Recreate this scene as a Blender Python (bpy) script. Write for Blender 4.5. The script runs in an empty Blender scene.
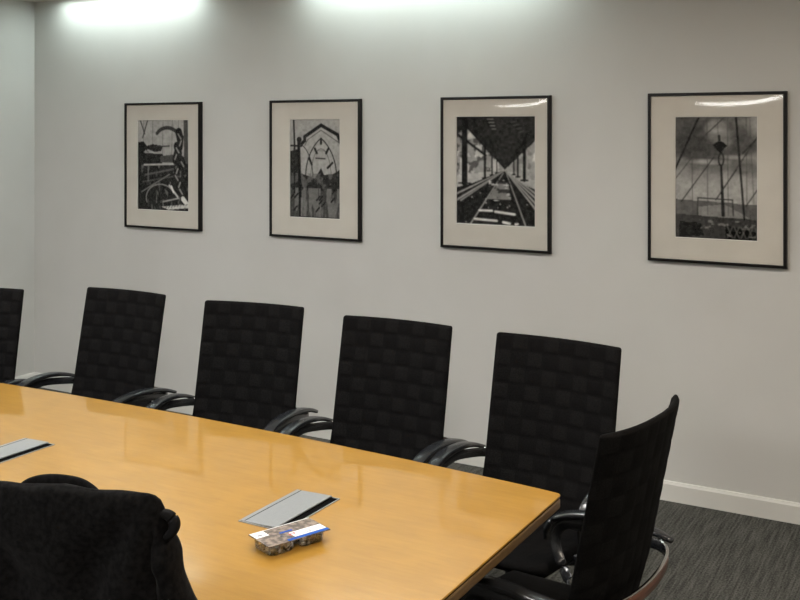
import bpy, bmesh, math, random
import numpy as np
from mathutils import Vector, Matrix

# ---------------------------------------------------------------- camera, world, lights, exposure
SC = bpy.context.scene
COL = SC.collection
PI = math.pi

cam_d = bpy.data.cameras.new('camera')
cam = bpy.data.objects.new('camera', cam_d)
COL.objects.link(cam)
cam.location = (0, 0, 1.65)
cam.rotation_euler = (PI/2, 0, math.radians(29.65))
cam_d.sensor_width = 36
cam_d.lens = 1010/800*36
cam_d.shift_y = -(300-131)/800
cam_d.clip_start = 0.02
SC.camera = cam

W = bpy.data.worlds.new('world')
SC.world = W
W.use_nodes = True
W.node_tree.nodes['Background'].inputs[0].default_value = (0.9, 0.92, 1.0, 1)
W.node_tree.nodes['Background'].inputs[1].default_value = 0.15

SC.view_settings.view_transform = 'Standard'
SC.view_settings.look = 'None'
SC.view_settings.gamma = 1
SC.view_settings.use_curve_mapping = False
SC.view_settings.exposure = 0.06

WASH_STRENGTH = 21.0        # linear wall washers in the ceiling along the picture wall
PANEL_NEUTRAL = (1.0, 0.975, 0.94)
PANEL_WARM = (1.0, 0.86, 0.70)
PANELS = [                 # recessed ceiling panels over the room: x, y, half x, half y, colour, strength
    (-3.9, 2.2, .30, .30, PANEL_NEUTRAL, 44.0),
    (-1.9, 2.2, .30, .30, PANEL_NEUTRAL, 38.0),
    (0.1, 2.2, .30, .30, PANEL_WARM, 40.0),
    (-3.9, -0.4, .30, .30, PANEL_NEUTRAL, 44.0),
    (-1.9, -0.4, .30, .30, PANEL_NEUTRAL, 44.0),
    (0.1, -0.4, .30, .30, PANEL_WARM, 40.0),
]

# ---------------------------------------------------------------- materials
def mat(name, col=(.5, .5, .5), rough=.5, metal=0.0, spec=.5, coat=0.0, coat_rough=.05, sheen=0.0):
    m = bpy.data.materials.new(name)
    m.use_nodes = True
    b = m.node_tree.nodes['Principled BSDF']
    b.inputs['Base Color'].default_value = (*col, 1)
    b.inputs['Roughness'].default_value = rough
    b.inputs['Metallic'].default_value = metal
    b.inputs['Specular IOR Level'].default_value = spec
    b.inputs['Coat Weight'].default_value = coat
    b.inputs['Coat Roughness'].default_value = coat_rough
    b.inputs['Sheen Weight'].default_value = sheen
    return m

def nd(m, kind, **kw):
    n = m.node_tree.nodes.new(kind)
    for k, v in kw.items():
        setattr(n, k, v)
    return n

def lk(m, a, b):
    m.node_tree.links.new(a, b)

def noise_col(m, c1, c2, scale, stretch=(1, 1, 1), detail=4, lo=.35, hi=.65, coord='Object', bump=0.0, bump_dist=.002, rot=(0, 0, 0)):
    b = m.node_tree.nodes['Principled BSDF']
    tc = nd(m, 'ShaderNodeTexCoord')
    mp = nd(m, 'ShaderNodeMapping')
    mp.inputs['Scale'].default_value = stretch
    mp.inputs['Rotation'].default_value = rot
    nz = nd(m, 'ShaderNodeTexNoise')
    nz.inputs['Scale'].default_value = scale
    nz.inputs['Detail'].default_value = detail
    rp = nd(m, 'ShaderNodeValToRGB')
    rp.color_ramp.elements[0].position = lo
    rp.color_ramp.elements[1].position = hi
    rp.color_ramp.elements[0].color = (*c1, 1)
    rp.color_ramp.elements[1].color = (*c2, 1)
    lk(m, tc.outputs[coord], mp.inputs['Vector'])
    lk(m, mp.outputs[0], nz.inputs['Vector'])
    lk(m, nz.outputs['Fac'], rp.inputs[0])
    lk(m, rp.outputs[0], b.inputs['Base Color'])
    if bump:
        bp = nd(m, 'ShaderNodeBump')
        bp.inputs['Strength'].default_value = bump
        bp.inputs['Distance'].default_value = bump_dist
        lk(m, nz.outputs['Fac'], bp.inputs['Height'])
        lk(m, bp.outputs[0], b.inputs['Normal'])
    return m

M = {}
M['wall'] = noise_col(mat('wall_paint', rough=.75, spec=.25), (.52, .52, .50), (.54, .54, .522), 3, bump=.08, bump_dist=.002)
M['ceiling'] = noise_col(mat('ceiling_paint', rough=.9, spec=.1), (.66, .64, .58), (.70, .68, .62), 6)
M['baseboard'] = noise_col(mat('baseboard_paint', rough=.45, spec=.4), (.60, .60, .57), (.63, .63, .60), 4)
M['black_wood'] = noise_col(mat('black_lacquer', rough=.4, spec=.22), (.002, .0015, .0015), (.006, .004, .004), 30, (1, 1, .2))
M['mat_board'] = noise_col(mat('mat_board', rough=.85, spec=.15), (.56, .535, .48), (.585, .56, .505), 8)
M['mat_bevel'] = mat('mat_bevel', (.72, .71, .68), rough=.8)
M['chrome'] = noise_col(mat('polished_metal', rough=.18, metal=1.0), (.62, .60, .58), (.72, .70, .68), 12)
M['plastic'] = noise_col(mat('black_plastic', rough=.27, spec=.8), (.008, .009, .011), (.016, .018, .021), 40)
M['hoop'] = noise_col(mat('walnut_veneer', rough=.3, spec=.5, coat=.5), (.05, .022, .013), (.13, .055, .035), 10, (1, 1, 12))  # brown reflection put into the colour of the hoop's rear
M['webbing'] = noise_col(mat('black_webbing', rough=.9, spec=.08), (.0012, .0012, .0014), (.0045, .0043, .0043), 260, (1, 1, 1), bump=.5, bump_dist=.0012)
M['webbing_cross'] = noise_col(mat('black_webbing_cross', rough=.9, spec=.09), (.0020, .0020, .0022), (.0072, .0070, .0069), 260, (1, 1, 1), bump=.5, bump_dist=.0012)  # lighter copy of the webbing: sheen of the turned straps put into the colour
M['jacket'] = noise_col(mat('black_wool', rough=.95, spec=.05, sheen=.02), (.0025, .0025, .0027), (.0080, .0078, .0080), 90, bump=.5, bump_dist=.0015)
M['lining'] = noise_col(mat('black_lining', rough=.7, spec=.1), (.003, .003, .003), (.007, .007, .008), 30)
M['aluminium'] = noise_col(mat('brushed_aluminium', rough=.42, metal=.3), (.24, .255, .262), (.285, .30, .308), 90, (20, 1, 1))
M['slot'] = noise_col(mat('dark_recess', rough=.8, spec=.03), (.002, .002, .002), (.004, .004, .004), 40)  # near-black for the painted shade of the lid gap and the hinge line
M['card_grey'] = noise_col(mat('printed_card_grey', rough=.6, spec=.2), (.10, .085, .075), (.26, .215, .18), 70, lo=.4, hi=.6)
M['card_white'] = noise_col(mat('printed_card_white', rough=.35), (.74, .76, .80), (.80, .82, .85), 20)
M['card_blue'] = noise_col(mat('printed_card_blue', rough=.6, spec=.15), (.004, .055, .30), (.008, .08, .38), 20)
M['ink_dark'] = mat('ink_dark', (.03, .035, .06), rough=.4)
M['ink_red'] = mat('ink_red', (.45, .05, .04), rough=.4)
M['clips'] = noise_col(mat('small_metal_pieces', rough=.3, metal=.2), (.16, .15, .14), (.75, .73, .68), 120, lo=.4, hi=.6)
M['groove'] = noise_col(mat('groove_stain', rough=.8, spec=.05), (.003, .002, .001), (.006, .003, .002), 30)  # near-black line between tabletop and edge band
M['edge'] = noise_col(mat('table_edge_wood', rough=.35, coat=.2), (.085, .050, .020), (.135, .082, .034), 9, (4, 4, 30))

def table_material():
    m = mat('maple_veneer', rough=.32, spec=.45, coat=.9, coat_rough=.035)
    b = m.node_tree.nodes['Principled BSDF']
    tc = nd(m, 'ShaderNodeTexCoord')
    mp = nd(m, 'ShaderNodeMapping'); mp.inputs['Scale'].default_value = (1.0, 9, 1)
    n1 = nd(m, 'ShaderNodeTexNoise'); n1.inputs['Scale'].default_value = 9; n1.inputs['Detail'].default_value = 7; n1.inputs['Roughness'].default_value = .65
    mp2 = nd(m, 'ShaderNodeMapping'); mp2.inputs['Scale'].default_value = (2.2, 3.2, 1)
    n2 = nd(m, 'ShaderNodeTexNoise'); n2.inputs['Scale'].default_value = 5; n2.inputs['Detail'].default_value = 3
    r1 = nd(m, 'ShaderNodeValToRGB')
    r1.color_ramp.elements[0].position = .3; r1.color_ramp.elements[0].color = (.345, .178, .022, 1)
    r1.color_ramp.elements[1].position = .7; r1.color_ramp.elements[1].color = (.405, .220, .034, 1)
    r2 = nd(m, 'ShaderNodeValToRGB')
    r2.color_ramp.elements[0].position = .35; r2.color_ramp.elements[0].color = (.90, .89, .85, 1)
    r2.color_ramp.elements[1].position = .65; r2.color_ramp.elements[1].color = (1, 1, 1, 1)
    mx = nd(m, 'ShaderNodeMixRGB', blend_type='MULTIPLY'); mx.inputs[0].default_value = 1
    lk(m, tc.outputs['Object'], mp.inputs[0]); lk(m, mp.outputs[0], n1.inputs['Vector'])
    lk(m, tc.outputs['Object'], mp2.inputs[0]); lk(m, mp2.outputs[0], n2.inputs['Vector'])
    lk(m, n1.outputs['Fac'], r1.inputs[0]); lk(m, n2.outputs['Fac'], r2.inputs[0])
    lk(m, r1.outputs[0], mx.inputs[1]); lk(m, r2.outputs[0], mx.inputs[2])
    lk(m, mx.outputs[0], b.inputs['Base Color'])
    return m
M['maple'] = table_material()

def carpet_material():
    m = mat('carpet', rough=.95, spec=.05)
    b = m.node_tree.nodes['Principled BSDF']
    tc = nd(m, 'ShaderNodeTexCoord')
    mp = nd(m, 'ShaderNodeMapping'); mp.inputs['Scale'].default_value = (120, 5, 1)
    n1 = nd(m, 'ShaderNodeTexNoise'); n1.inputs['Scale'].default_value = 1; n1.inputs['Detail'].default_value = 3
    mp2 = nd(m, 'ShaderNodeMapping'); mp2.inputs['Scale'].default_value = (140, 110, 1)
    n2 = nd(m, 'ShaderNodeTexNoise'); n2.inputs['Scale'].default_value = 1; n2.inputs['Detail'].default_value = 2
    ad = nd(m, 'ShaderNodeMath', operation='ADD')
    ml = nd(m, 'ShaderNodeMath', operation='MULTIPLY'); ml.inputs[1].default_value = .5
    r = nd(m, 'ShaderNodeValToRGB')
    r.color_ramp.elements[0].position = .38; r.color_ramp.elements[0].color = (.034, .034, .031, 1)
    r.color_ramp.elements[1].position = .64; r.color_ramp.elements[1].color = (.115, .114, .104, 1)
    bp = nd(m, 'ShaderNodeBump'); bp.inputs['Strength'].default_value = .6; bp.inputs['Distance'].default_value = .004
    lk(m, tc.outputs['Object'], mp.inputs[0]); lk(m, mp.outputs[0], n1.inputs['Vector'])
    lk(m, tc.outputs['Object'], mp2.inputs[0]); lk(m, mp2.outputs[0], n2.inputs['Vector'])
    lk(m, n1.outputs['Fac'], ad.inputs[0]); lk(m, n2.outputs['Fac'], ad.inputs[1])
    lk(m, ad.outputs[0], ml.inputs[0]); lk(m, ml.outputs[0], r.inputs[0]); lk(m, r.outputs[0], b.inputs['Base Color'])
    lk(m, ml.outputs[0], bp.inputs['Height']); lk(m, bp.outputs[0], b.inputs['Normal'])
    return m
M['carpet'] = carpet_material()

def emit_material(name, col, strength):
    m = bpy.data.materials.new(name); m.use_nodes = True
    nt = m.node_tree; nt.nodes.remove(nt.nodes['Principled BSDF'])
    e = nt.nodes.new('ShaderNodeEmission'); e.inputs[0].default_value = (*col, 1); e.inputs[1].default_value = strength
    nt.links.new(e.outputs[0], nt.nodes['Material Output'].inputs[0])
    return m

def clear_sheet(name, gloss, tint=(1, 1, 1), rough=.02, ior=1.5):
    """a thin clear sheet: mostly transparent with a Fresnel reflection"""
    m = bpy.data.materials.new(name); m.use_nodes = True
    nt = m.node_tree; nt.nodes.remove(nt.nodes['Principled BSDF'])
    t = nt.nodes.new('ShaderNodeBsdfTransparent'); t.inputs[0].default_value = (*tint, 1)
    g = nt.nodes.new('ShaderNodeBsdfGlossy'); g.inputs['Roughness'].default_value = rough
    f = nt.nodes.new('ShaderNodeFresnel'); f.inputs[0].default_value = ior
    mu = nt.nodes.new('ShaderNodeMath'); mu.operation = 'MULTIPLY'; mu.inputs[1].default_value = gloss
    mx = nt.nodes.new('ShaderNodeMixShader')
    nt.links.new(f.outputs[0], mu.inputs[0]); nt.links.new(mu.outputs[0], mx.inputs[0])
    nt.links.new(t.outputs[0], mx.inputs[1]); nt.links.new(g.outputs[0], mx.inputs[2])
    nt.links.new(mx.outputs[0], nt.nodes['Material Output'].inputs[0])
    return m
M['glass'] = clear_sheet('picture_acrylic', .5, rough=.04)
M['clear_plastic'] = clear_sheet('clear_plastic', 2.2, (.93, .93, .92), .08)

def art_material():
    m = mat('photographic_paper', rough=.7, spec=.04)
    a = nd(m, 'ShaderNodeVertexColor'); a.layer_name = 'tone'
    lk(m, a.outputs['Color'], m.node_tree.nodes['Principled BSDF'].inputs['Base Color'])
    return m
M['print'] = art_material()

# ---------------------------------------------------------------- helpers
def link(name, me, m=None, parent=None, smooth=False):
    if m is not None and not len(me.materials):
        for q in (m if isinstance(m, (list, tuple)) else [m]):
            me.materials.append(q)
    if smooth:
        for p in me.polygons: p.use_smooth = True
    o = bpy.data.objects.new(name, me)
    COL.objects.link(o)
    if parent is not None: o.parent = parent
    return o

def obj(name, bm, m, parent=None, smooth=False, bevel=0.0, seg=2):
    me = bpy.data.meshes.new(name)
    bmesh.ops.recalc_face_normals(bm, faces=bm.faces)
    bm.to_mesh(me); bm.free()
    o = link(name, me, m, parent, smooth)
    if bevel:
        b = o.modifiers.new('bevel', 'BEVEL'); b.width = bevel; b.segments = seg; b.limit_method = 'ANGLE'
    return o

def tag(o, label=None, cat=None, group=None, kind=None):
    if label: o['label'] = label
    if cat: o['category'] = cat
    if group: o['group'] = group
    if kind: o['kind'] = kind
    return o

def empty(name, loc, rz=0, label=None, cat=None, group=None):
    o = bpy.data.objects.new(name, None); COL.objects.link(o)
    o.empty_display_size = .1
    o.location = loc; o.rotation_euler = (0, 0, rz)
    return tag(o, label, cat, group)

def box(bm, x0, x1, y0, y1, z0, z1, mi=0):
    v = [bm.verts.new((x, y, z)) for z in (z0, z1) for y in (y0, y1) for x in (x0, x1)]
    for f in ((0, 2, 3, 1), (4, 5, 7, 6), (0, 1, 5, 4), (2, 6, 7, 3), (0, 4, 6, 2), (1, 3, 7, 5)):
        bm.faces.new([v[i] for i in f]).material_index = mi

def boxes(*bs):
    bm = bmesh.new()
    for b in bs: box(bm, *b)
    return bm

def prism(bm, pts, z0, z1, mi=0):
    lo = [bm.verts.new((x, y, z0)) for x, y in pts]; hi = [bm.verts.new((x, y, z1)) for x, y in pts]
    n = len(pts)
    bm.faces.new(lo[::-1]).material_index = mi; bm.faces.new(hi).material_index = mi
    for i in range(n):
        bm.faces.new((lo[i], lo[(i+1) % n], hi[(i+1) % n], hi[i])).material_index = mi

def catmull(pts, n):
    P = [Vector(p) for p in pts]; P = [P[0]*2-P[1]] + P + [P[-1]*2-P[-2]]
    out = []
    for i in range(1, len(P)-2):
        for k in range(n):
            t = k/n
            out.append(.5*((2*P[i]) + (P[i+1]-P[i-1])*t + (2*P[i-1]-5*P[i]+4*P[i+1]-P[i+2])*t*t + (3*P[i]-P[i-1]-3*P[i+1]+P[i+2])*t**3))
    out.append(P[-2].copy())
    return out

def sweep(bm, path, prof, outward=None, mi=0):
    """sweep a closed profile (list of (a, b) per station via prof(k, t)) along path; a = horizontal across, b = up"""
    rings = []
    n = len(path)
    for k, p in enumerate(path):
        d = (path[min(k+1, n-1)]-path[max(k-1, 0)]).normalized()
        side = outward(k/(n-1), p, d) if outward else d.cross(Vector((0, 0, 1)))
        side = (side - d*side.dot(d)).normalized()
        up = side.cross(d).normalized()
        if up.z < 0 and abs(d.z) < .7: up = -up
        rings.append([bm.verts.new(p + side*a + up*b) for a, b in prof(k/(n-1))])
    m_ = len(rings[0])
    for r, s in zip(rings, rings[1:]):
        for j in range(m_):
            bm.faces.new((r[j], r[(j+1) % m_], s[(j+1) % m_], s[j])).material_index = mi
    bm.faces.new(rings[0][::-1]).material_index = mi; bm.faces.new(rings[-1]).material_index = mi

def ellipse_prof(w, h, n=10, p=.6):
    out = []
    for i in range(n):
        a = 2*PI*i/n; c, s = math.cos(a), math.sin(a)
        out.append((w*math.copysign(abs(c)**p, c), h*math.copysign(abs(s)**p, s)))
    return out

def lathe(bm, prof, n=20, cx=0, cy=0, mi=0):
    rings = [[bm.verts.new((cx+r*math.cos(2*PI*i/n), cy+r*math.sin(2*PI*i/n), z)) for i in range(n)] for r, z in prof]
    for r, s in zip(rings, rings[1:]):
        for i in range(n): bm.faces.new((r[i], r[(i+1) % n], s[(i+1) % n], s[i])).material_index = mi
    bm.faces.new(rings[0][::-1]); bm.faces.new(rings[-1])

def copy_tree(o, parent=None):
    c = o.copy(); COL.objects.link(c)
    if parent is not None: c.parent = parent
    for ch in list(o.children): copy_tree(ch, c)
    return c

# ---------------------------------------------------------------- room shell
XL, XR, YB, YW, ZC = -5.30, 2.2, -2.2, 4.52, 2.485
def struct(name, bm, m, **k):
    return tag(obj(name, bm, m, **k), kind='structure')
struct('floor', boxes((XL-.1, XR+.1, YB-.1, YW+.1, -.1, 0)), M['carpet'])
struct('wall_back', boxes((XL-.1, XR+.1, YW, YW+.1, 0, ZC+.12)), M['wall'])
struct('wall_left', boxes((XL-.1, XL, YB, YW, 0, ZC+.12)), M['wall'])
struct('wall_right', boxes((XR, XR+.1, YB, YW, 0, ZC+.12)), M['wall'])
struct('wall_front', boxes((XL, XR, YB-.1, YB, 0, ZC+.12)), M['wall'])

# ceiling with openings for the recessed lights
WASH = [(-5.03, -3.90), (-3.13, -1.72)]
WY0, WY1 = 4.36, 4.47
def ceiling():
    holes = [(a, b, WY0, WY1) for a, b in WASH] + [(x-hx, x+hx, y-hy, y+hy) for x, y, hx, hy, c, s in PANELS]
    xs = sorted({XL, XR, *[h[0] for h in holes], *[h[1] for h in holes]})
    ys = sorted({YB, YW, *[h[2] for h in holes], *[h[3] for h in holes]})
    bm = bmesh.new()
    for a, b in zip(xs, xs[1:]):
        for c, d in zip(ys, ys[1:]):
            mx, my = (a+b)/2, (c+d)/2
            if any(h[0] < mx < h[1] and h[2] < my < h[3] for h in holes): continue
            box(bm, a, b, c, d, ZC, ZC+.12)
    bmesh.ops.remove_doubles(bm, verts=bm.verts, dist=1e-5)
    struct('ceiling', bm, M['ceiling'])
ceiling()

def baseboard_profile(bm, along, a, b, face, sgn):
    pr = [(0, 0), (.014, 0), (.014, .074), (.011, .080), (.008, .087), (0, .087)]
    ends = []
    for t in (a, b):
        ends.append([bm.verts.new((t, face+sgn*d, z) if along == 'x' else (face+sgn*d, t, z)) for d, z in pr])
    n = len(pr)
    bm.faces.new(ends[0]); bm.faces.new(ends[1][::-1])
    for i in range(n): bm.faces.new((ends[0][i], ends[0][(i+1) % n], ends[1][(i+1) % n], ends[1][i]))
for nm, al, a, b, fc, sg in (('baseboard_back', 'x', XL+.014, XR-.014, YW, -1), ('baseboard_front', 'x', XL+.014, XR-.014, YB, 1),
                             ('baseboard_left', 'y', YB, YW, XL, 1), ('baseboard_right', 'y', YB, YW, XR, -1)):
    bm = bmesh.new(); baseboard_profile(bm, al, a, b, fc, sg); struct(nm, bm, M['baseboard'])

# ---------------------------------------------------------------- ceiling lights
def rect_frame(bm, x0, x1, y0, y1, w, z0, z1):
    box(bm, x0, x1, y0, y0+w, z0, z1); box(bm, x0, x1, y1-w, y1, z0, z1)
    box(bm, x0, x0+w, y0+w, y1-w, z0, z1); box(bm, x1-w, x1, y0+w, y1-w, z0, z1)
M['light_housing'] = mat('light_housing', (.75, .75, .72), rough=.5)
M['wash_light'] = emit_material('fluorescent_tube', (.86, 1.0, .96), WASH_STRENGTH)
for k, (a, b) in enumerate(WASH):
    t = empty('wall_washer_light', ((a+b)/2, (WY0+WY1)/2, ZC), 0,
              ['recessed linear ceiling light at the wall above the leftmost framed photograph', 'recessed linear ceiling light at the wall above the second and third framed photographs'][k],
              'ceiling light', 'linear lights along the picture wall')
    hx, hy = (b-a)/2, (WY1-WY0)/2
    bm = bmesh.new(); rect_frame(bm, -hx, hx, -hy, hy, .004, .0, .10); box(bm, -hx, hx, -hy, hy, .10, .105)
    obj('housing', bm, M['light_housing'], t)
    obj('diffuser', boxes((-hx+.006, hx-.006, -hy+.006, hy-.006, .028, .034)), M['wash_light'], t)
pm = {}
for x, y, hx, hy, c, s in PANELS:
    key = (c, s)
    if key not in pm: pm[key] = emit_material('panel_diffuser', c, s)
    t = empty('ceiling_panel_light', (x, y, ZC), 0, 'square recessed ceiling panel light over the meeting room', 'ceiling light', 'square ceiling panels')
    bm = bmesh.new(); rect_frame(bm, -hx, hx, -hy, hy, .012, .0, .07); box(bm, -hx, hx, -hy, hy, .07, .075)
    obj('housing', bm, M['light_housing'], t)
    obj('diffuser', boxes((-hx+.013, hx-.013, -hy+.013, hy-.013, .012, .018)), pm[key], t)

# ---------------------------------------------------------------- framed photographs
class Canvas:
    """small monochrome drawing made of strokes, polygons and grain"""
    def __init__(s, w, h, v=.5, seed=0):
        s.w, s.h = w, h; s.a = np.full((h, w), float(v))
        yy, xx = np.mgrid[0:h, 0:w]; s.x = (xx+.5)/w; s.y = (yy+.5)/h; s.r = np.random.RandomState(seed); s.asp = h/w
    def mix(s, k, v): s.a = s.a*(1-k)+v*k
    def line(s, x0, y0, x1, y1, wd, v, op=1.0, wd2=None):
        px, py = s.x-x0, (s.y-y0)*s.asp; dx, dy = x1-x0, (y1-y0)*s.asp
        t = np.clip((px*dx+py*dy)/(dx*dx+dy*dy+1e-9), 0, 1)
        d = np.hypot(px-t*dx, py-t*dy); w = wd if wd2 is None else wd+(wd2-wd)*t
        s.mix(np.clip((w/2-d)*s.w+.5, 0, 1)*op, v)
    def path(s, pts, wd, v, op=1.0):
        for a, b in zip(pts, pts[1:]): s.line(*a, *b, wd, v, op)
    def poly(s, pts, v, op=1.0):
        ins = np.zeros(s.a.shape, bool); n = len(pts)
        for i in range(n):
            (xa, ya), (xb, yb) = pts[i], pts[(i+1) % n]
            c = ((ya > s.y) != (yb > s.y)) & (s.x < (xb-xa)*(s.y-ya)/((yb-ya) if yb != ya else 1e-9)+xa)
            ins ^= c
        s.mix(ins*op, v)
    def ell(s, cx, cy, rx, ry, v, op=1.0, soft=.15):
        d = np.hypot((s.x-cx)/rx, (s.y-cy)/ry); s.mix(np.clip((1-d)/soft+.5, 0, 1)*op, v)
    def fbm(s, sc, sx=1.0, sy=1.0):
        out = np.zeros(s.a.shape); amp = 1.0; tot = 0
        for o in range(4):
            gx, gy = int(max(2, sc*sx*2**o))+2, int(max(2, sc*sy*s.asp*2**o))+2
            g = s.r.rand(gy, gx); u = s.x*(gx-2); v = s.y*(gy-2)
            i, j = u.astype(int), v.astype(int); fu, fv = u-i, v-j; fu = fu*fu*(3-2*fu); fv = fv*fv*(3-2*fv)
            i2, j2 = np.minimum(i+1, gx-1), np.minimum(j+1, gy-1)
            out += amp*((g[j, i]*(1-fu)+g[j, i2]*fu)*(1-fv)+(g[j2, i]*(1-fu)+g[j2, i2]*fu)*fv); tot += amp; amp *= .5
        return out/tot
    def blotch(s, y0, y1, sc, thr, v, op=1.0, sx=1.0, sy=1.0, x0=0, x1=1):
        k = np.clip((s.fbm(sc, sx, sy)-thr)*14, 0, 1)*(s.y > y0)*(s.y < y1)*(s.x > x0)*(s.x < x1)
        s.mix(k*op, v)

def arc(cx, cy, rx, ry, a0, a1, n=14):
    return [(cx+rx*math.cos(math.radians(a0+(a1-a0)*i/n)), cy-ry*math.sin(math.radians(a0+(a1-a0)*i/n))) for i in range(n+1)]

def art_hoist(w, h):                       # ropes, an iron hoop and dark deck clutter
    c = Canvas(w, h, .40, 3); c.a = .40+.12*c.fbm(5, 1, .3)
    for x in (.12, .3, .5, .68, .8, .95): c.line(x, 0, x-.02, .5, .012, .16, .6)
    c.line(.05, 0, .14, .16, .02, .08); c.line(.2, 0, .1, .2, .02, .08)
    c.poly([(0, .25), (.12, .24), (.2, .3), (.1, .38), (0, .40)], .03)
    c.poly([(.12, .30), (.3, .27), (.5, .29), (.46, .35), (.2, .36)], .04)
    c.line(.3, .3, .62, .29, .02, .06); c.line(.2, .34, .3, .36, .03, .6, .7)
    c.poly([(0, .36), (.5, .38), (.48, .5), (1, .48), (1, 1), (0, 1)], .035)
    c.poly([(.45, .40), (.72, .38), (.72, .47), (.45, .47)], .12)
    c.path(arc(.58, .26, .26, .17, 140, 10), .055, .08)
    c.line(.13, .50, .72, .485, .022, .6); c.line(.15, .61, .7, .54, .028, .16); c.line(.1, .69, .7, .62, .022, .12)
    c.line(.08, .8, .62, .6, .018, .26); c.path(arc(.45, .86, .28, .15, 200, 20), .014, .35)
    c.line(.5, .9, .9, .84, .02, .45)
    for k in range(9):
        y = .14+.075*k; x = .80+.05*math.sin(k*1.9); c.line(x, y, x+.03-.06*(k % 2), y+.08, .13, .03)
    for k in range(9):
        y = .16+.075*k; x = .80+.06*math.sin(k*1.9); c.line(x-.01, y, x+.04-.08*(k % 2), y+.05, .024, .42, .8)
    c.line(.93, .1, .9, .32, .05, .5, .8); c.line(.93, 0, .95, .8, .08, .03, .8)
    c.line(.62, .72, .78, .84, .028, .6); c.line(.88, .86, .96, .92, .07, .85); c.line(.66, .73, .7, .79, .03, .8)
    c.poly([(.48, .955), (1, .915), (1, .955), (.6, .985)], .72)
    for k in range(8): c.line(.55+.055*k, .97-.006*k, .58+.055*k, .945-.004*k, .012, .1)
    c.blotch(.5, 1, 16, .66, .35, .5, 1.5, .5)
    return c.a

def art_gate(w, h):                        # pointed iron gate over a garden pond
    c = Canvas(w, h, .34, 5); c.a = .34+.08*(1-c.y)+.07*c.fbm(4)
    P = [(.24, .36), (.24, .22), (.62, .07), (1, .20), (1, .55), (.24, .6)]
    c.poly(P, .46, .7)
    c.path([(.24, .25), (.30, .22), (.30, .18), (.62, .065), (.94, .16), (1, .24)], .06, .015)
    c.path([(.30, .27), (.36, .21), (.62, .115), (.97, .24)], .012, .1)
    c.path(arc(.98, .58, .66, .46, 180, 125), .02, .04); c.path(arc(.26, .58, .66, .46, 0, 55), .02, .04)
    c.path(arc(.12, .58, .34, .34, 0, 80), .016, .06); c.path(arc(.62, .6, .2, .3, 0, 180), .01, .12)
    for x, y, dx, dy in ((.62, .20, 0, .05), (.5, .30, .04, .045), (.76, .30, -.04, .045), (.39, .40, .05, .06), (.84, .44, -.09, .05)):
        c.line(x, y, x+dx, y+dy, .04, .03)
    c.line(.52, .395, .7, .40, .022, .06); c.line(.52, .32, .7, .32, .01, .2)
    c.poly([(0, .33), (.18, .3), (.22, .55), (.35, .57), (.5, .6), (.62, .49), (.68, .56), (.85, .55), (1, .5), (1, .78), (0, .78)], .045)
    c.blotch(.55, .75, 10, .56, .20, .7)
    c.poly([(0, .72), (1, .72), (1, 1), (0, 1)], .10)
    c.blotch(.7, 1, 8, .45, .26, .8, 2.2, .35)
    for k in range(12): x = c.r.rand(); y = .72+.22*c.r.rand(); c.line(x, y, x+.06, y-.04, .03, .03)
    c.line(.08, 0, .1, .3, .035, .03); c.line(.09, .3, .1, .75, .03, .03)
    c.line(.18, .22, .22, 1, .06, .012); c.line(0, .27, .24, .275, .03, .02); c.ell(.19, .21, .05, .03, .02)
    c.line(.24, .8, .24, .98, .03, .4, .6)
    c.line(0, .995, 1, .995, .03, .02)
    return c.a

def art_railway(w, h):                     # street beneath an elevated railway
    c = Canvas(w, h, .035, 7)
    V = (.62, .49)
    c.poly([(0, .18), (.12, .1), V, (.0, .62)], .42); c.poly([(1, .22), V, (1, .66)], .46)
    c.blotch(.1, .60, 12, .50, .10, .8, 1, 1.2, 0, .5); c.blotch(.1, .55, 14, .58, .8, .7); c.blotch(.2, .55, 12, .58, .22, .6, 1, 1, .7, 1)
    c.poly([(0, .55), (.3, .52), V, (.2, .62), (0, .66)], .62, .8); c.poly([(1, .58), (.8, .55), V, (.85, .62), (1, .66)], .55, .8)
    c.poly([(0, 0), (1, 0), (1, .22), V, (.12, .10), (0, .17)], .045)
    c.poly([(.45, 0), (.9, 0), V], .06, .7)
    for x, w_, y0, y1 in ((.11, .075, .05, .62), (.37, .03, .28, .57), (.46, .02, .36, .54), (.52, .014, .4, .52), (.86, .04, .2, .58), (.78, .022, .33, .55), (.73, .014, .38, .53)):
        c.line(x, y0, x, y1, w_, .02); c.line(x-w_, y1, x+w_, y1, .02, .02)
    c.line(.0, .16, .38, .36, .03, .02)
    c.poly([(0, .66), (.3, .6), V, (.9, .64), (1, .7), (1, 1), (0, 1)], .03)
    for a, b, wv, v in ((0, .78, .022, .5), (0, .72, .018, .55), (.06, .78, .016, .45)): c.line(a, b, V[0], V[1]+.005, wv, v, .85, .006)
    for b in (.70, .74, .79, .84): c.line(1, b, V[0], V[1]+.005, .022, .5, .85, .006)
    c.line(.18, 1, V[0]-.02, V[1]+.03, .016, .5, .9, .008); c.line(.88, 1, V[0]+.02, V[1]+.03, .016, .45, .9, .008)
    c.poly([(.55, .60), (.66, .60), (.70, .76), (.40, .76)], .30); c.blotch(.58, .77, 14, .5, .05, .9, 1, 2, .4, .7); c.blotch(.58, .77, 14, .62, .7, .9, 1, 2, .42, .68)
    c.line(.30, .865, .46, .865, .022, .85); c.line(.5, .872, .74, .89, .024, .85)
    c.line(.24, .945, .52, .955, .022, .85); c.line(.6, .965, .68, .975, .026, .8); c.line(.75, .98, .78, .975, .02, .8)
    for k in range(4): c.line(.40+.02*k, .03+.03*k, .47+.012*k, .03+.03*k, .012, .4, .7); c.line(.70+.03*k, .06+.03*k, .76+.03*k, .05+.03*k, .008, .16)
    for k in range(14): c.ell(.05+.9*c.r.rand(), .68+.3*c.r.rand(), .008, .006, .5, .7)
    c.line(0, 1, 1, 1, .02, .7)
    return c.a

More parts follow.
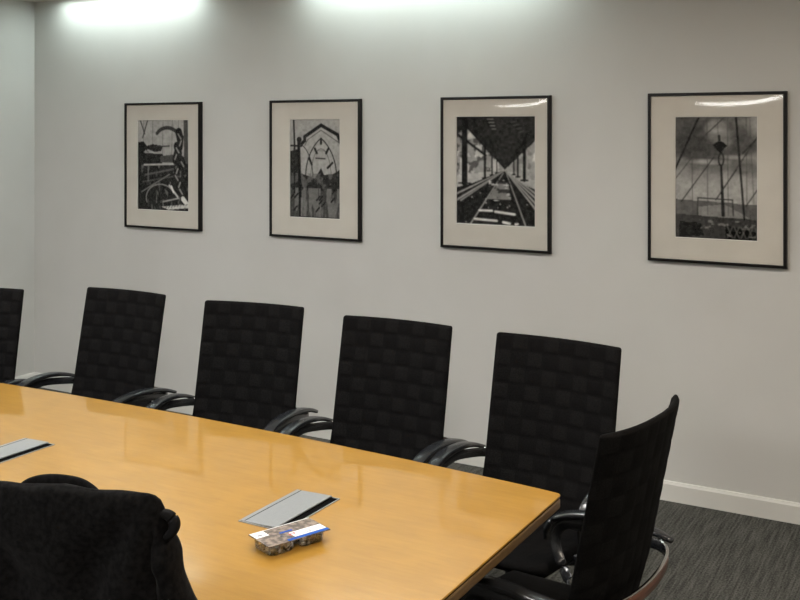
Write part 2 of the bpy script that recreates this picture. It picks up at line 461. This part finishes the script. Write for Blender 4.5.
def art_bridge(w, h):                      # lamp standard among suspension cables over a river
    c = Canvas(w, h, .30, 11)
    cl = c.fbm(3, 1, .8); c.a = .15+.30*np.clip((cl-.38)*3, 0, 1)*np.clip(1.1-abs(c.y-.2), .3, 1)
    c.mix(np.clip((c.y-.36)*5, 0, 1), .42+.08*c.fbm(3))
    c.ell(.80, .22, .26, .12, .10, .85, .9); c.ell(.18, .22, .30, .13, .10, .85, .9); c.ell(.85, .42, .22, .06, .17, .7, .9)
    c.ell(.5, .1, .10, .06, .55, .8, 1.0); c.ell(.42, .37, .2, .02, .58, .7, 1.0); c.ell(.7, .33, .2, .015, .5, .6, 1.0)
    for k in range(26):
        c.ell(c.r.rand(), .42*c.r.rand(), .05+.07*c.r.rand(), .02+.025*c.r.rand(), (.09, .2, .42)[k % 3], .45, 1.2)
    c.poly([(0, .68), (.3, .69), (.55, .70), (1, .71), (1, .85), (0, .85)], .17); c.poly([(.28, .74), (.6, .71), (.8, .78), (.9, .82), (.3, .82)], .38, .7)
    c.poly([(0, .80), (1, .83), (1, 1), (0, 1)], .085)
    for x in (.21, .395, .64, .86): c.line(x, 0, x+.01, .80, .012, .14, .75)
    c.line(.52, 0, .54, .4, .01, .16, .6); c.line(.9, 0, .95, .7, .01, .14, .6)
    c.line(.3, 0, 0, .44, .026, .03); c.line(.48, .33, .08, .70, .014, .07); c.line(.22, .33, 0, .52, .011, .1); c.line(.62, .0, .38, .15, .014, .1)
    c.line(1, .16, .5, .68, .014, .1); c.line(1, .17, .82, .30, .014, .06); c.line(1, .58, .86, .72, .014, .06); c.line(.75, .43, .52, .66, .011, .08)
    c.line(.74, 0, .84, .83, .026, .03)
    c.path([(.28, .80), (.285, .665), (.7, .675), (.71, .8)], .016, .07); c.line(.29, .69, .7, .70, .008, .12)
    c.line(.565, .40, .59, .80, .024, .035, 1, .045); c.line(.54, .16, .545, .2, .03, .03); c.poly([(.46, .235), (.52, .205), (.58, .205), (.64, .24), (.60, .265), (.57, .30), (.55, .30), (.5, .265)], .02)
    c.path(arc(.565, .35, .03, .05, 0, 360), .018, .05)
    c.poly([(.06, .86), (.32, .87), (.36, .97), (.05, .99)], .015); c.poly([(.62, .88), (1, .93), (1, 1), (.62, 1)], .02)
    c.blotch(.84, .97, 14, .58, .33, .8, 1, 1.5, .3, 1)
    for k in range(5): c.line(.64+.08*k, .89, .70+.08*k, .98, .012, .25, .6); c.line(.70+.08*k, .89, .64+.08*k, .98, .012, .25, .6)
    return c.a

FY = YW-.027                      # front face of the frames
Z0, Z1 = 1.068, 1.819
pics = [
    ((-4.483, -3.888), (-4.382, -3.984), (1.181, 1.714), art_hoist, 'black framed monochrome photograph of a dark iron hoop and coiled ropes'),
    ((-3.391, -2.801), (-3.258, -2.933), (1.182, 1.712), art_gate, 'black framed monochrome photograph of a pointed arch iron gate, narrow tall print'),
    ((-2.327, -1.744), (-2.241, -1.824), (1.192, 1.720), art_railway, 'black framed monochrome photograph of tracks under an elevated railway'),
    ((-1.279, -0.688), (-1.156, -0.809), (1.180, 1.711), art_bridge, 'black framed monochrome photograph of a street lamp among bridge cables'),
]
def framed(px, ax, az, fn, label):
    cx = (px[0]+px[1])/2; cz = (Z0+Z1)/2
    t = empty('framed_photograph', (cx, YW, cz), 0, label, 'picture', 'framed photographs on the wall')
    hw, hh = (px[1]-px[0])/2, (Z1-Z0)/2; s = .0135; d = .0265
    bm = bmesh.new()                # mitred moulding with a small step on its outer side
    prof = [(0, -.0005), (0, -d*.55), (.0012, -d*.6), (.0012, -d+.001), (.0022, -d), (s-.001, -d), (s, -d+.001), (s, -.0005)]
    corners = [(-1, -1), (1, -1), (1, 1), (-1, 1)]
    rings = [[bm.verts.new((sx*(hw-i), y, sz*(hh-i))) for i, y in prof] for sx, sz in corners]
    n = len(prof)
    for k in range(4):
        a, b = rings[k], rings[(k+1) % 4]
        for j in range(n): bm.faces.new((a[j], a[(j+1) % n], b[(j+1) % n], b[j]))
    obj('frame', bm, M['black_wood'], t)
    # mat board with a window opening, bevelled
    x0, x1, z0, z1 = ax[0]-cx, ax[1]-cx, az[0]-cz, az[1]-cz
    iw, ih = hw-s-.0002, hh-s-.0002; y = -.0175; e = .0022
    bm = bmesh.new()
    def ring(a, b, c, dd, yy): return [bm.verts.new(p) for p in ((a, yy, c), (b, yy, c), (b, yy, dd), (a, yy, dd))]
    R0 = ring(-iw, iw, -ih, ih, y+.0065); R1 = ring(-iw, iw, -ih, ih, y); R2 = ring(x0-e, x1+e, z0-e, z1+e, y); R3 = ring(x0, x1, z0, z1, y+.0022); R4 = ring(x0, x1, z0, z1, y+.0065)
    for A, B, mi in ((R0, R1, 0), (R1, R2, 0), (R2, R3, 1), (R3, R4, 0), (R4, R0, 0)):
        for k in range(4): bm.faces.new((A[k], A[(k+1) % 4], B[(k+1) % 4], B[k])).material_index = mi
    obj('mat_board', bm, [M['mat_board'], M['mat_bevel']], t)
    # print
    W_ = 112; H_ = int(W_*(z1-z0)/(x1-x0)); a = np.clip(fn(W_, H_), .0, 1)**1.25
    p_ = np.pad(a, 1, mode='edge'); a = (p_[:-2, 1:-1]+p_[2:, 1:-1]+p_[1:-1, :-2]+p_[1:-1, 2:]+2*p_[1:-1, 1:-1])/6
    cg = Canvas(W_, H_, 0, 21); a = np.clip(a*(.72+.56*cg.fbm(22))+.05*(cg.fbm(34)-.5), .004, .8)
    bm = bmesh.new(); yy = y+.0066
    vs = [[bm.verts.new((x0-.004+(x1-x0+.008)*i/W_, yy, z1+.004-(z1-z0+.008)*j/H_)) for i in range(W_+1)] for j in range(H_+1)]
    for j in range(H_):
        for i in range(W_): bm.faces.new((vs[j][i], vs[j+1][i], vs[j+1][i+1], vs[j][i+1]))
    me = bpy.data.meshes.new('photographic_print'); bm.verts.index_update(); bm.to_mesh(me); bm.free()
    at = me.color_attributes.new('tone', 'FLOAT_COLOR', 'CORNER')
    v = np.ones((W_*H_*4, 4), dtype=np.float32); g = np.repeat(a.flatten(), 4); v[:, 0] = g; v[:, 1] = g*.985; v[:, 2] = g*.94
    at.data.foreach_set('color', v.flatten())
    link('photographic_print', me, M['print'], t)
    # acrylic glazing, very slightly bowed as such sheets are
    bm = bmesh.new(); N, K = 24, 90; yg = -d+.0025
    def yb(u, w):               # the sheet curls back towards its top edge
        q = max(0, (w-.865)*.724 - .050*abs((u-.47)/.5)**3)
        q1 = min(q, .012)
        return yg + .046*(q1*q1/.024 + max(0, q-.012)) + .125*q*q
    A = [[bm.verts.new((-iw+2*iw*i/N, yb(i/N, j/K), -ih+2*ih*j/K)) for i in range(N+1)] for j in range(K+1)]
    for j in range(K):
        for i in range(N): bm.faces.new((A[j][i], A[j][i+1], A[j+1][i+1], A[j+1][i]))
    obj('glazing', bm, M['glass'], t, smooth=True)
    obj('backing_board', boxes((-iw, iw, -.0085, -.0005, -ih, ih)), M['black_wood'], t)
for p in pics: framed(*p)

# ---------------------------------------------------------------- conference table
TZ = .74; TH = .033
TXR, TXL, TXC, TYC = -.900, -3.78, -2.35, 1.965
def table_outline(inset=0.0, r=.018):
    def half(x): return .51 - .0335*(x-TXC)**2*1.0
    xs = [TXL+inset+(TXR-TXL-2*inset)*i/40 for i in range(41)]
    pts = []
    far = [(x, TYC+half(x)-inset) for x in xs]; near = [(x, TYC-half(x)+inset) for x in xs]
    rr = max(r-inset, .003)
    def corner(cx, cy, a0, n=6): return [(cx+rr*math.cos(math.radians(a0+90*i/n)), cy+rr*math.sin(math.radians(a0+90*i/n))) for i in range(n+1)]
    def trim(l): return [p for p in l if TXL+inset+rr < p[0] < TXR-inset-rr]
    pts += trim(near)
    pts += corner(TXR-inset-rr, near[-1][1]+rr, -90)
    pts += trim(far)[::-1] if False else corner(TXR-inset-rr, far[-1][1]-rr, 0)
    pts += trim(far)[::-1]
    pts += corner(TXL+inset+rr, far[0][1]-rr, 90)
    pts += corner(TXL+inset+rr, near[0][1]+rr, 180)
    return pts
tbl = empty('conference_table', (0, 0, 0), 0, 'long honey maple conference table with gently bowed sides and dark edge line', 'table')
bm = bmesh.new(); prism(bm, table_outline(0), TZ-.005, TZ)
obj('tabletop', bm, M['maple'], tbl, bevel=.0012, seg=2)
bm = bmesh.new(); prism(bm, table_outline(.0025), TZ-.0095, TZ-.005); obj('groove', bm, M['groove'], tbl)
bm = bmesh.new(); prism(bm, table_outline(.0), TZ-TH, TZ-.0095); tag(obj('edge_band', bm, M['edge'], tbl, bevel=.004, seg=2), 'brown solid wood edge')
for x in (-2.95, -1.97):
    bm = boxes((x-.18, x+.18, TYC-.06, TYC+.06, .03, TZ-TH), (x-.21, x+.21, TYC-.17, TYC+.17, 0, .03))
    obj('pedestal', bm, M['edge'], tbl, bevel=.004)

def power_box(x0, x1, y0, y1, label):
    t = empty('table_power_box', ((x0+x1)/2, (y0+y1)/2, TZ), 0, label, 'power box', 'flush power boxes in the tabletop')
    hx, hy = (x1-x0)/2, (y1-y0)/2; g = .022
    bm = bmesh.new(); rect_frame(bm, -hx-.004, hx+g, -hy-.003, hy+.003, .003, .0003, .0022)
    obj('rim', bm, M['aluminium'], t)
    obj('recess', boxes((-hx, hx+g-.003, -hy, hy, .0003, .0009)), M['slot'], t)  # flat black sheet on the tabletop, painted shade of the finger gap
    # lid stands a touch proud at its open side
    bm = bmesh.new()
    v = [bm.verts.new(p) for p in ((-hx, -hy, .0016), (hx, -hy, .0035), (hx, hy, .0035), (-hx, hy, .0016), (-hx, -hy, .0034), (hx, -hy, .0065), (hx, hy, .0065), (-hx, hy, .0034))]
    for f in ((0, 3, 2, 1), (4, 5, 6, 7), (0, 1, 5, 4), (1, 2, 6, 5), (2, 3, 7, 6), (3, 0, 4, 7)): bm.faces.new([v[i] for i in f])
    obj('lid', bm, M['aluminium'], t, bevel=.0008)
    obj('hinge_line', boxes((-hx+.011, -hx+.0125, -hy+.002, hy-.002, .0038, .0043)), M['slot'], t)
power_box(-1.488, -1.385, 1.862, 2.092, 'flush silver power box lid in the tabletop just behind the blister pack')
power_box(-2.440, -2.340, 1.812, 2.046, 'flush silver power box lid in the tabletop behind the draped black jacket')

# ---------------------------------------------------------------- blister pack on the table
pk = empty('blister_pack', (-1.313, 1.815, TZ), math.radians(68.5), 'small clear plastic blister pack of metal bits with blue and white printed card', 'package')
L, Wd, ph = .079, .043, .025
obj('card', boxes((-L, L, -Wd, Wd, ph, ph+.0012)), M['card_grey'], pk)
def flat(name, m, *rs, z=ph+.0013, sub=None):
    return obj(name, boxes(*[(a, b, c, d, z, z+.0003) for a, b, c, d in rs]), m, sub or pk)
flat('white_strip', M['card_white'], (-.005, L-.002, -Wd+.013, -.004), (-L+.002, -.045, .012, Wd-.003), (-L+.001, L-.001, Wd-.003, Wd-.001))
flat('blue_stripe', M['card_blue'], (-.028, L-.0015, -Wd+.001, -Wd+.011), (-.022, .010, .003, .010))
for q in ((-.026, -.018, -.002, .003), (-.030, -.024, -.014, -.006), (-.068, -.056, .020, .024), (-.022, -.012, -.027, -.021), (.028, .034, -.018, -.0165), (.037, .045, -.018, -.0165),
          (.048, .053, -.018, -.0165), (.056, .066, -.018, -.0165), (.020, .026, -.024, -.0225), (.029, .041, -.024, -.0225)):
    flat('printed_mark', M['ink_dark'], q, z=ph+.0017)
for q in ((-.010, -.003, -.014, -.010), (-.010, -.008, -.022, -.014), (-.001, .006, -.013, -.009), (.001, .003, -.021, -.013)):
    flat('printed_mark', M['ink_red'], q, z=ph+.0017)
bm = bmesh.new()
def bubble(x0, x1, y0, y1):
    n = 24; rings = []
    for z, k in ((.0008, .88), (.003, .93), (.010, .96), (.0175, .98), (.0245, 1.0)):
        r = []
        for i in range(n):
            a = 2*PI*i/n; c, s_ = math.cos(a), math.sin(a)
            r.append(bm.verts.new(((x0+x1)/2+(x1-x0)/2*k*math.copysign(abs(c)**.5, c), (y0+y1)/2+(y1-y0)/2*k*math.copysign(abs(s_)**.5, s_), z)))
        rings.append(r)
    for a, b in zip(rings, rings[1:]):
        for i in range(n): bm.faces.new((a[i], a[(i+1) % n], b[(i+1) % n], b[i]))
    bm.faces.new(rings[0][::-1])
bubble(-L+.003, -.004, -Wd+.003, Wd-.003); bubble(.004, L-.005, -Wd+.003, Wd-.003)
box(bm, -L, L, -Wd, Wd, ph-.0006, ph-.0001)
obj('clear_tray', bm, M['clear_plastic'], pk)
rnd = random.Random(4)
for k in range(56):
    cx = (-1, 1)[k % 2]*(.010+.058*rnd.random()); cy = (rnd.random()-.5)*.070
    mt = Matrix.Translation((cx, cy, .005+.016*rnd.random())) @ Matrix.Rotation(rnd.random()*PI, 4, 'Z') @ Matrix.Rotation((rnd.random()-.5)*.9, 4, 'X')
    bm = bmesh.new(); bmesh.ops.create_cone(bm, cap_ends=True, segments=8, radius1=.0032+.0012*rnd.random(), radius2=.0022, depth=.008+.005*rnd.random(), matrix=mt @ Matrix.Rotation(PI/2, 4, 'Y'))
    obj('metal_piece', bm, M['clips'], pk)

# ---------------------------------------------------------------- chairs
BZ0, BZ1 = .44, 1.0
BP = [(.40, .165), (.47, .200), (.55, .222), (.62, .242), (.72, .262), (.85, .288), (1.0, .318)]
def back_y(z):
    for (a, ya), (b, yb) in zip(BP, BP[1:]):
        if z <= b: return ya+(yb-ya)*(z-a)/(b-a)
    return BP[-1][1]
BH = .212
def half_w(z):
    if z < .56: return BH-.028*((.56-z)/.12)**1.6
    r = .008
    if z > BZ1-r: return BH-r+math.sqrt(max(0, r*r-(z-BZ1+r)**2))
    return BH
def weave(i, j, fx, fz):
    e = .0
    if (i+j) % 2: fx, fz = fz, fx
    return .0050*math.sqrt(max(0, math.sin(PI*(.06+.88*fz))))*(1-(2*fx-1)**8)-.0015
def back_bm(sag, pw):
    bm = bmesh.new(); NI, NJ, S = 8, 11, 7
    zz = [BZ0+(BZ1-BZ0)*k/(NJ*S) for k in range(NJ*S+1)]; zz[-1] -= .0002
    zz = zz[:-1]+[BZ1-.009, BZ1-.005, BZ1-.002, BZ1-.0003]; zz = sorted(set(zz))
    sheets = []
    for side in (-1, 1):                 # front (towards the sitter) and rear face
        g = []
        for z in zz:
            row = []; fj = (z-BZ0)/(BZ1-BZ0)*NJ; j = min(int(fj), NJ-1)
            for k in range(NI*S+1):
                u = k/(NI*S); fi = u*NI; i = min(int(fi), NI-1)
                w = half_w(z); x = (2*u-1)*w
                y = back_y(z) - sag*abs(x/BH)**pw
                d = weave(i, j, fi-i, fj-j)
                ed = min(1, (1-abs(2*u-1))*22, (BZ1-z)/.008+.15)
                y += side*(.0085*math.sqrt(max(ed, .12))+((d if side < 0 else d*.45) if ed > .9 else 0))
                row.append(bm.verts.new((x, y, z)))
            g.append(row)
        sheets.append(g)
    for g in sheets:
        for q, (a, b) in enumerate(zip(g, g[1:])):
            for k in range(len(a)-1):
                f = bm.faces.new((a[k], a[k+1], b[k+1], b[k])); f.material_index = 0 if k % S == 0 or q % S == 0 else (k//S + min(q//S, NJ-1)) % 2  # alternate cells carry the painted strap sheen, gap faces keep the darker tone
    F, R = sheets
    for a, b in ((F[0], R[0]), (F[-1], R[-1])):
        for k in range(len(a)-1): bm.faces.new((a[k], a[k+1], b[k+1], b[k]))
    for e in (0, -1):
        for j in range(len(F)-1): bm.faces.new((F[j][e], F[j+1][e], R[j+1][e], R[j][e]))
    return bm
def seat_bm():
    bm = bmesh.new(); NX, NY, S = 7, 6, 5; y0, y1 = -.165, .205
    top, bot = [], []
    for jj in range(NY*S+1):
        v = jj/(NY*S); y = y0+(y1-y0)*v; hw = .172+.028*v
        rt, rb = [], []
        for ii in range(NX*S+1):
            u = ii/(NX*S); x = (2*u-1)*hw
            ed = min(1, min(v, 1-v)*9, (1-abs(2*u-1))*9); ro = math.sqrt(max(0, 1-(1-ed)**2))
            yy = y + (.03*(abs(2*u-1))**3 if v < .5 else 0)*(1-2*v if v < .5 else 0)
            zt = .455+.022*ro-.010*math.sin(PI*u)*math.sin(PI*v)+.018*max(0, 2*abs(u-.5)-.6)
            fi, fj = u*NX, v*NY; i, j = min(int(fi), NX-1), min(int(fj), NY-1)
            if ed > .9: zt += weave(i, j, fi-i, fj-j)*.7
            rt.append(bm.verts.new((x, yy, zt))); rb.append(bm.verts.new((x*.97, yy*.98, .455-.014*ro)))
        top.append(rt); bot.append(rb)
    for g in (top, bot):
        for a, b in zip(g, g[1:]):
            for k in range(len(a)-1): bm.faces.new((a[k], a[k+1], b[k+1], b[k]))
    for a, b in ((top[0], bot[0]), (top[-1], bot[-1])):
        for k in range(len(a)-1): bm.faces.new((a[k], a[k+1], b[k+1], b[k]))
    for e in (0, -1):
        for j in range(len(top)-1): bm.faces.new((top[j][e], top[j+1][e], bot[j+1][e], bot[j][e]))
    return bm

HOOP = [(.150, .030, .440), (.205, .010, .465), (.232, -.030, .520), (.240, -.048, .580), (.246, -.028, .622), (.252, .030, .634), (.259, .110, .637), (.258, .190, .626), (.243, .262, .614), (.190, .308, .606), (.100, .331, .602), (0, .338, .600)]
def make_chair(arm_drop=0.0, hoop_tuck=0.0, sag=.024, pw=2.0):
    t = empty('conference_chair', (0, 0, 0))
    obj('backrest', back_bm(sag, pw), [M['webbing'], M['webbing_cross']], t, smooth=True)
    obj('seat', seat_bm(), M['webbing'], t, smooth=True)
    def adj(p):
        x, y, z = p
        if arm_drop: x, y = (x*.97, y) if x > 0 else (x*.86, y+.026*(1-min(1, max(0, (y+.08)/.2))))
        return (x, y-hoop_tuck*max(0, (y-.2)/.138), z-arm_drop*min(1, max(0, (z-.44)/.14))*(1-.8*min(1, max(0, (y-.16)/.13))))
    hl = [adj(p) for p in HOOP]
    pts = hl + [(-x, y, z) for x, y, z in hl[-2::-1]]
    path = catmull(pts, 5)
    def outw(s, p, d): return Vector((p.x, p.y-.08, 0)) if p.z > .5 or abs(p.x) > .2 else Vector((0, p.y-.5, 0))
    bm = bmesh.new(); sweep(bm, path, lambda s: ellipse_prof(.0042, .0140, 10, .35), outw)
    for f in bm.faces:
        if f.calc_center_median().y < .275: f.material_index = 1  # sides stay black plastic, only the rear carries the painted brown reflection
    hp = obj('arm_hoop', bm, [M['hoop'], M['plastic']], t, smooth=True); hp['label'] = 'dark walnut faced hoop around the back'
    bm = bmesh.new()
    up = [p+Vector((0, 0, .0150)) for p in path if p.z > .583 and p.y > .26-hoop_tuck]
    sweep(bm, up, lambda s: ellipse_prof(.0045, .0016, 8, .6), outw); obj('hoop_trim', bm, M['chrome'], hp, smooth=True)
    for sx in (-1, 1):
        pad = [(.243, -.076, .572), (.247, -.074, .602), (.250, -.052, .634), (.254, .005, .655), (.260, .080, .663), (.264, .160, .658), (.266, .230, .643), (.262, .290, .622)]
        pp = catmull([(sx*x, y, z) for x, y, z in map(adj, pad)], 5)
        def prof(s):
            k = min(1, .45+s*3.5) * (1 if s < .72 else 1-.55*((s-.72)/.28)**1.3)
            return ellipse_prof(.021*k, .0085*(.5+.5*k), 12, .55)
        bm = bmesh.new(); sweep(bm, pp, prof, lambda s, p, d: Vector((sx, 0, 0)))
        obj('armrest', bm, M['plastic'], t, smooth=True)
    bm = bmesh.new(); lathe(bm, [(.028, .085), (.028, .26), (.020, .262), (.020, .40), (.05, .405), (.06, .438)]); box(bm, -.09, .09, -.08, .17, .42, .442)
    obj('column', bm, M['plastic'], t)
    bm = bmesh.new(); lathe(bm, [(.045, .06), (.045, .10), (.032, .11)]); obj('hub', bm, M['plastic'], t)
    for k in range(5):
        a = 2*PI*k/5+PI/2; R_ = Matrix.Rotation(a, 4, 'Z')
        bm = bmesh.new(); pl = [Vector(p) for p in ((.03, 0, .088), (.12, 0, .085), (.20, 0, .074), (.262, 0, .064))]
        sweep(bm, pl, lambda s: ellipse_prof(.020-.008*s, .014-.005*s, 8, .5)); bmesh.ops.transform(bm, matrix=R_, verts=bm.verts)
        leg = obj('leg', bm, M['plastic'], t, smooth=True)
        bm = bmesh.new()
        for s_ in (-.014, .014): bmesh.ops.create_cone(bm, cap_ends=True, segments=18, radius1=.025, radius2=.025, depth=.012, matrix=Matrix.Translation((.25, s_, .0255)) @ Matrix.Rotation(PI/2, 4, 'X'))
        bmesh.ops.create_cone(bm, cap_ends=True, segments=8, radius1=.006, radius2=.006, depth=.032, matrix=Matrix.Translation((.25, 0, .0255)) @ Matrix.Rotation(PI/2, 4, 'X'))
        box(bm, .245, .255, -.006, .006, .03, .064)
        bmesh.ops.transform(bm, matrix=R_, verts=bm.verts); obj('caster', bm, M['plastic'], leg)
    return t

proto = make_chair()
end_chair = make_chair(.030, .030, .040, 2.6)
G = 'woven black conference chairs around the table'
# centre of the two top corners of the back, rotation, and the label that singles it out
spots = [
    ((-3.594, 2.776), 19, 'black woven high-back conference chair at the left photo edge, only its right side showing'),
    ((-3.002, 3.026), 1, 'black woven high-back conference chair below the photograph of the iron hoop and ropes'),
    ((-2.361, 3.040), 8, 'black woven high-back conference chair below the gate photograph, second fully visible from the left'),
    ((-1.724, 3.012), 1, 'black woven high-back conference chair partly below the elevated railway photograph, between two others'),
    ((-1.131, 2.984), -5, 'black woven high-back conference chair at the far corner of the table, weave clearly visible'),
    ((-0.664, 2.298), -97, 'black woven conference chair at the right end of the table, seen from behind'),
    ((-1.478, 1.295), 197, 'black conference chair hidden under the black jacket on the near side of the table'),
]
chairs = []
for i, ((x, y), deg, lab) in enumerate(spots):
    o = proto if i == 0 else end_chair if i == 5 else copy_tree(proto)
    a = math.radians(deg)
    # local (0, .301) is the chord centre of the top of the back
    o.location = (x + .301*math.sin(a), y - .301*math.cos(a), 0); o.rotation_euler = (0, 0, a)
    if i == 5: o.scale = (1.0, 1, 1)
    for ch in o.children:
        if ch.name.startswith('seat'):
            if i == 5: ch.scale = (.86, 1, 1)
            if i == 4: ch.scale = (1, .90, 1)
        if i == 5 and ch.name.startswith('backrest'): ch.location.y += .018
        if i == 4 and ch.name.startswith('armrest') and sum(v.co.x for v in ch.data.vertices) > 0: ch.location.y += .022
    if i == 6: o.scale = (1, 1, .978)
    tag(o, lab, 'chair', G); chairs.append(o)

# ---------------------------------------------------------------- jacket draped over the near chair
def jacket():
    t = empty('draped_jacket', (-1.478, 1.295, 0), math.radians(17), 'black wool jacket draped over the near chair at bottom left', 'jacket')
    rows = [(1.003, .180, .004), (1.001, .198, .011), (.996, .208, .018), (.986, .216, .025), (.970, .221, .030), (.945, .225, .034), (.90, .229, .038), (.82, .236, .044), (.74, .255, .070), (.66, .282, .115), (.58, .290, .128), (.50, .290, .130)]
    n = 120
    def pt(z, hw, hd, a):
        c, s = math.cos(a), math.sin(a)
        x = hw*math.copysign(abs(c)**.60, c); y = hd*math.copysign(abs(s)**.75, s)
        k = min(1, max(0, (1.0-z)/.16))
        # soft folds fanning down from the shoulder corners
        g = math.atan2(abs(x)-.215, 1.02-z)
        fold = .017*math.sin(9*g+1.2)*math.exp(-((abs(x)-.13)/.09)**2) + .006*math.sin(38*x+3*z+1) + .003*math.sin(80*x+9*z)
        y += fold*k; x += .004*math.sin(30*z+2*a)*k
        y += (1.0-z)*.18 - .020*(1-(x/.22)**2)*max(0, 1-(1-z)/.3)
        return Vector((x, y+.006, z + (.003*math.sin(26*x+.8)+.002*math.sin(55*x))*(1-min(1, (1.003-z)/.1))))
    zs = []
    for (a, b) in zip(rows, rows[1:]):
        m_ = max(1, int((a[0]-b[0])/.012))
        for k in range(m_): zs.append(tuple(a[q]+(b[q]-a[q])*k/m_ for q in range(3)))
    zs.append(rows[-1])
    bm = bmesh.new(); R = [[bm.verts.new(pt(*r, 2*PI*i/n)) for i in range(n)] for r in zs]
    for a, b in zip(R, R[1:]):
        for i in range(n): bm.faces.new((a[i], a[(i+1) % n], b[(i+1) % n], b[i]))
    bm.faces.new(R[0])
    obj('body', bm, M['jacket'], t, smooth=True)
    # folded collar lying behind the shoulder line
    pth = catmull([(-.080, .020, .974), (-.055, .026, .980), (-.015, .028, .984), (.035, .028, .983), (.065, .026, .979), (.092, .018, .972)], 6)
    bm = bmesh.new(); sweep(bm, pth, lambda s: ellipse_prof(.010, .006+.0205*math.sin(PI*s)**.7, 14, .8), lambda s, p, d: Vector((0, 1, .1)))
    obj('collar', bm, M['jacket'], t, smooth=True)
    for sx in (-1, 1):
        pts = [(.198, .012, .955), (.212, .022, .915), (.220, .032, .86), (.230, .042, .80), (.262, .056, .735), (.304, .070, .68), (.318, .080, .60), (.316, .088, .50)]
        pth = catmull([(sx*x, y, z) for x, y, z in pts], 8)
        def pr(s):
            w = .018+.022*min(1, s*4)+.002*math.sin(s*34)
            return [(a*(1+.08*math.sin(5*k+s*17)), b*(1+.08*math.sin(4*k+s*11))) for k, (a, b) in enumerate(ellipse_prof(w*.55, w, 16, .85))]
        bm = bmesh.new(); sweep(bm, pth, pr, lambda s, p, d: Vector((sx, 0, 0)))
        obj('sleeve', bm, M['jacket'], t, smooth=True)
    bm = bmesh.new(); pth = catmull([(.214, .012, .962), (.231, .014, .957), (.241, .014, .945), (.238, .013, .930), (.226, .012, .918)], 6)
    sweep(bm, pth, lambda s: ellipse_prof(.010, .007+.003*math.sin(PI*s), 12, .8), lambda s, p, d: Vector((0, 1, 0)))
    obj('fabric_fold', bm, M['lining'], t, smooth=True)
jacket()
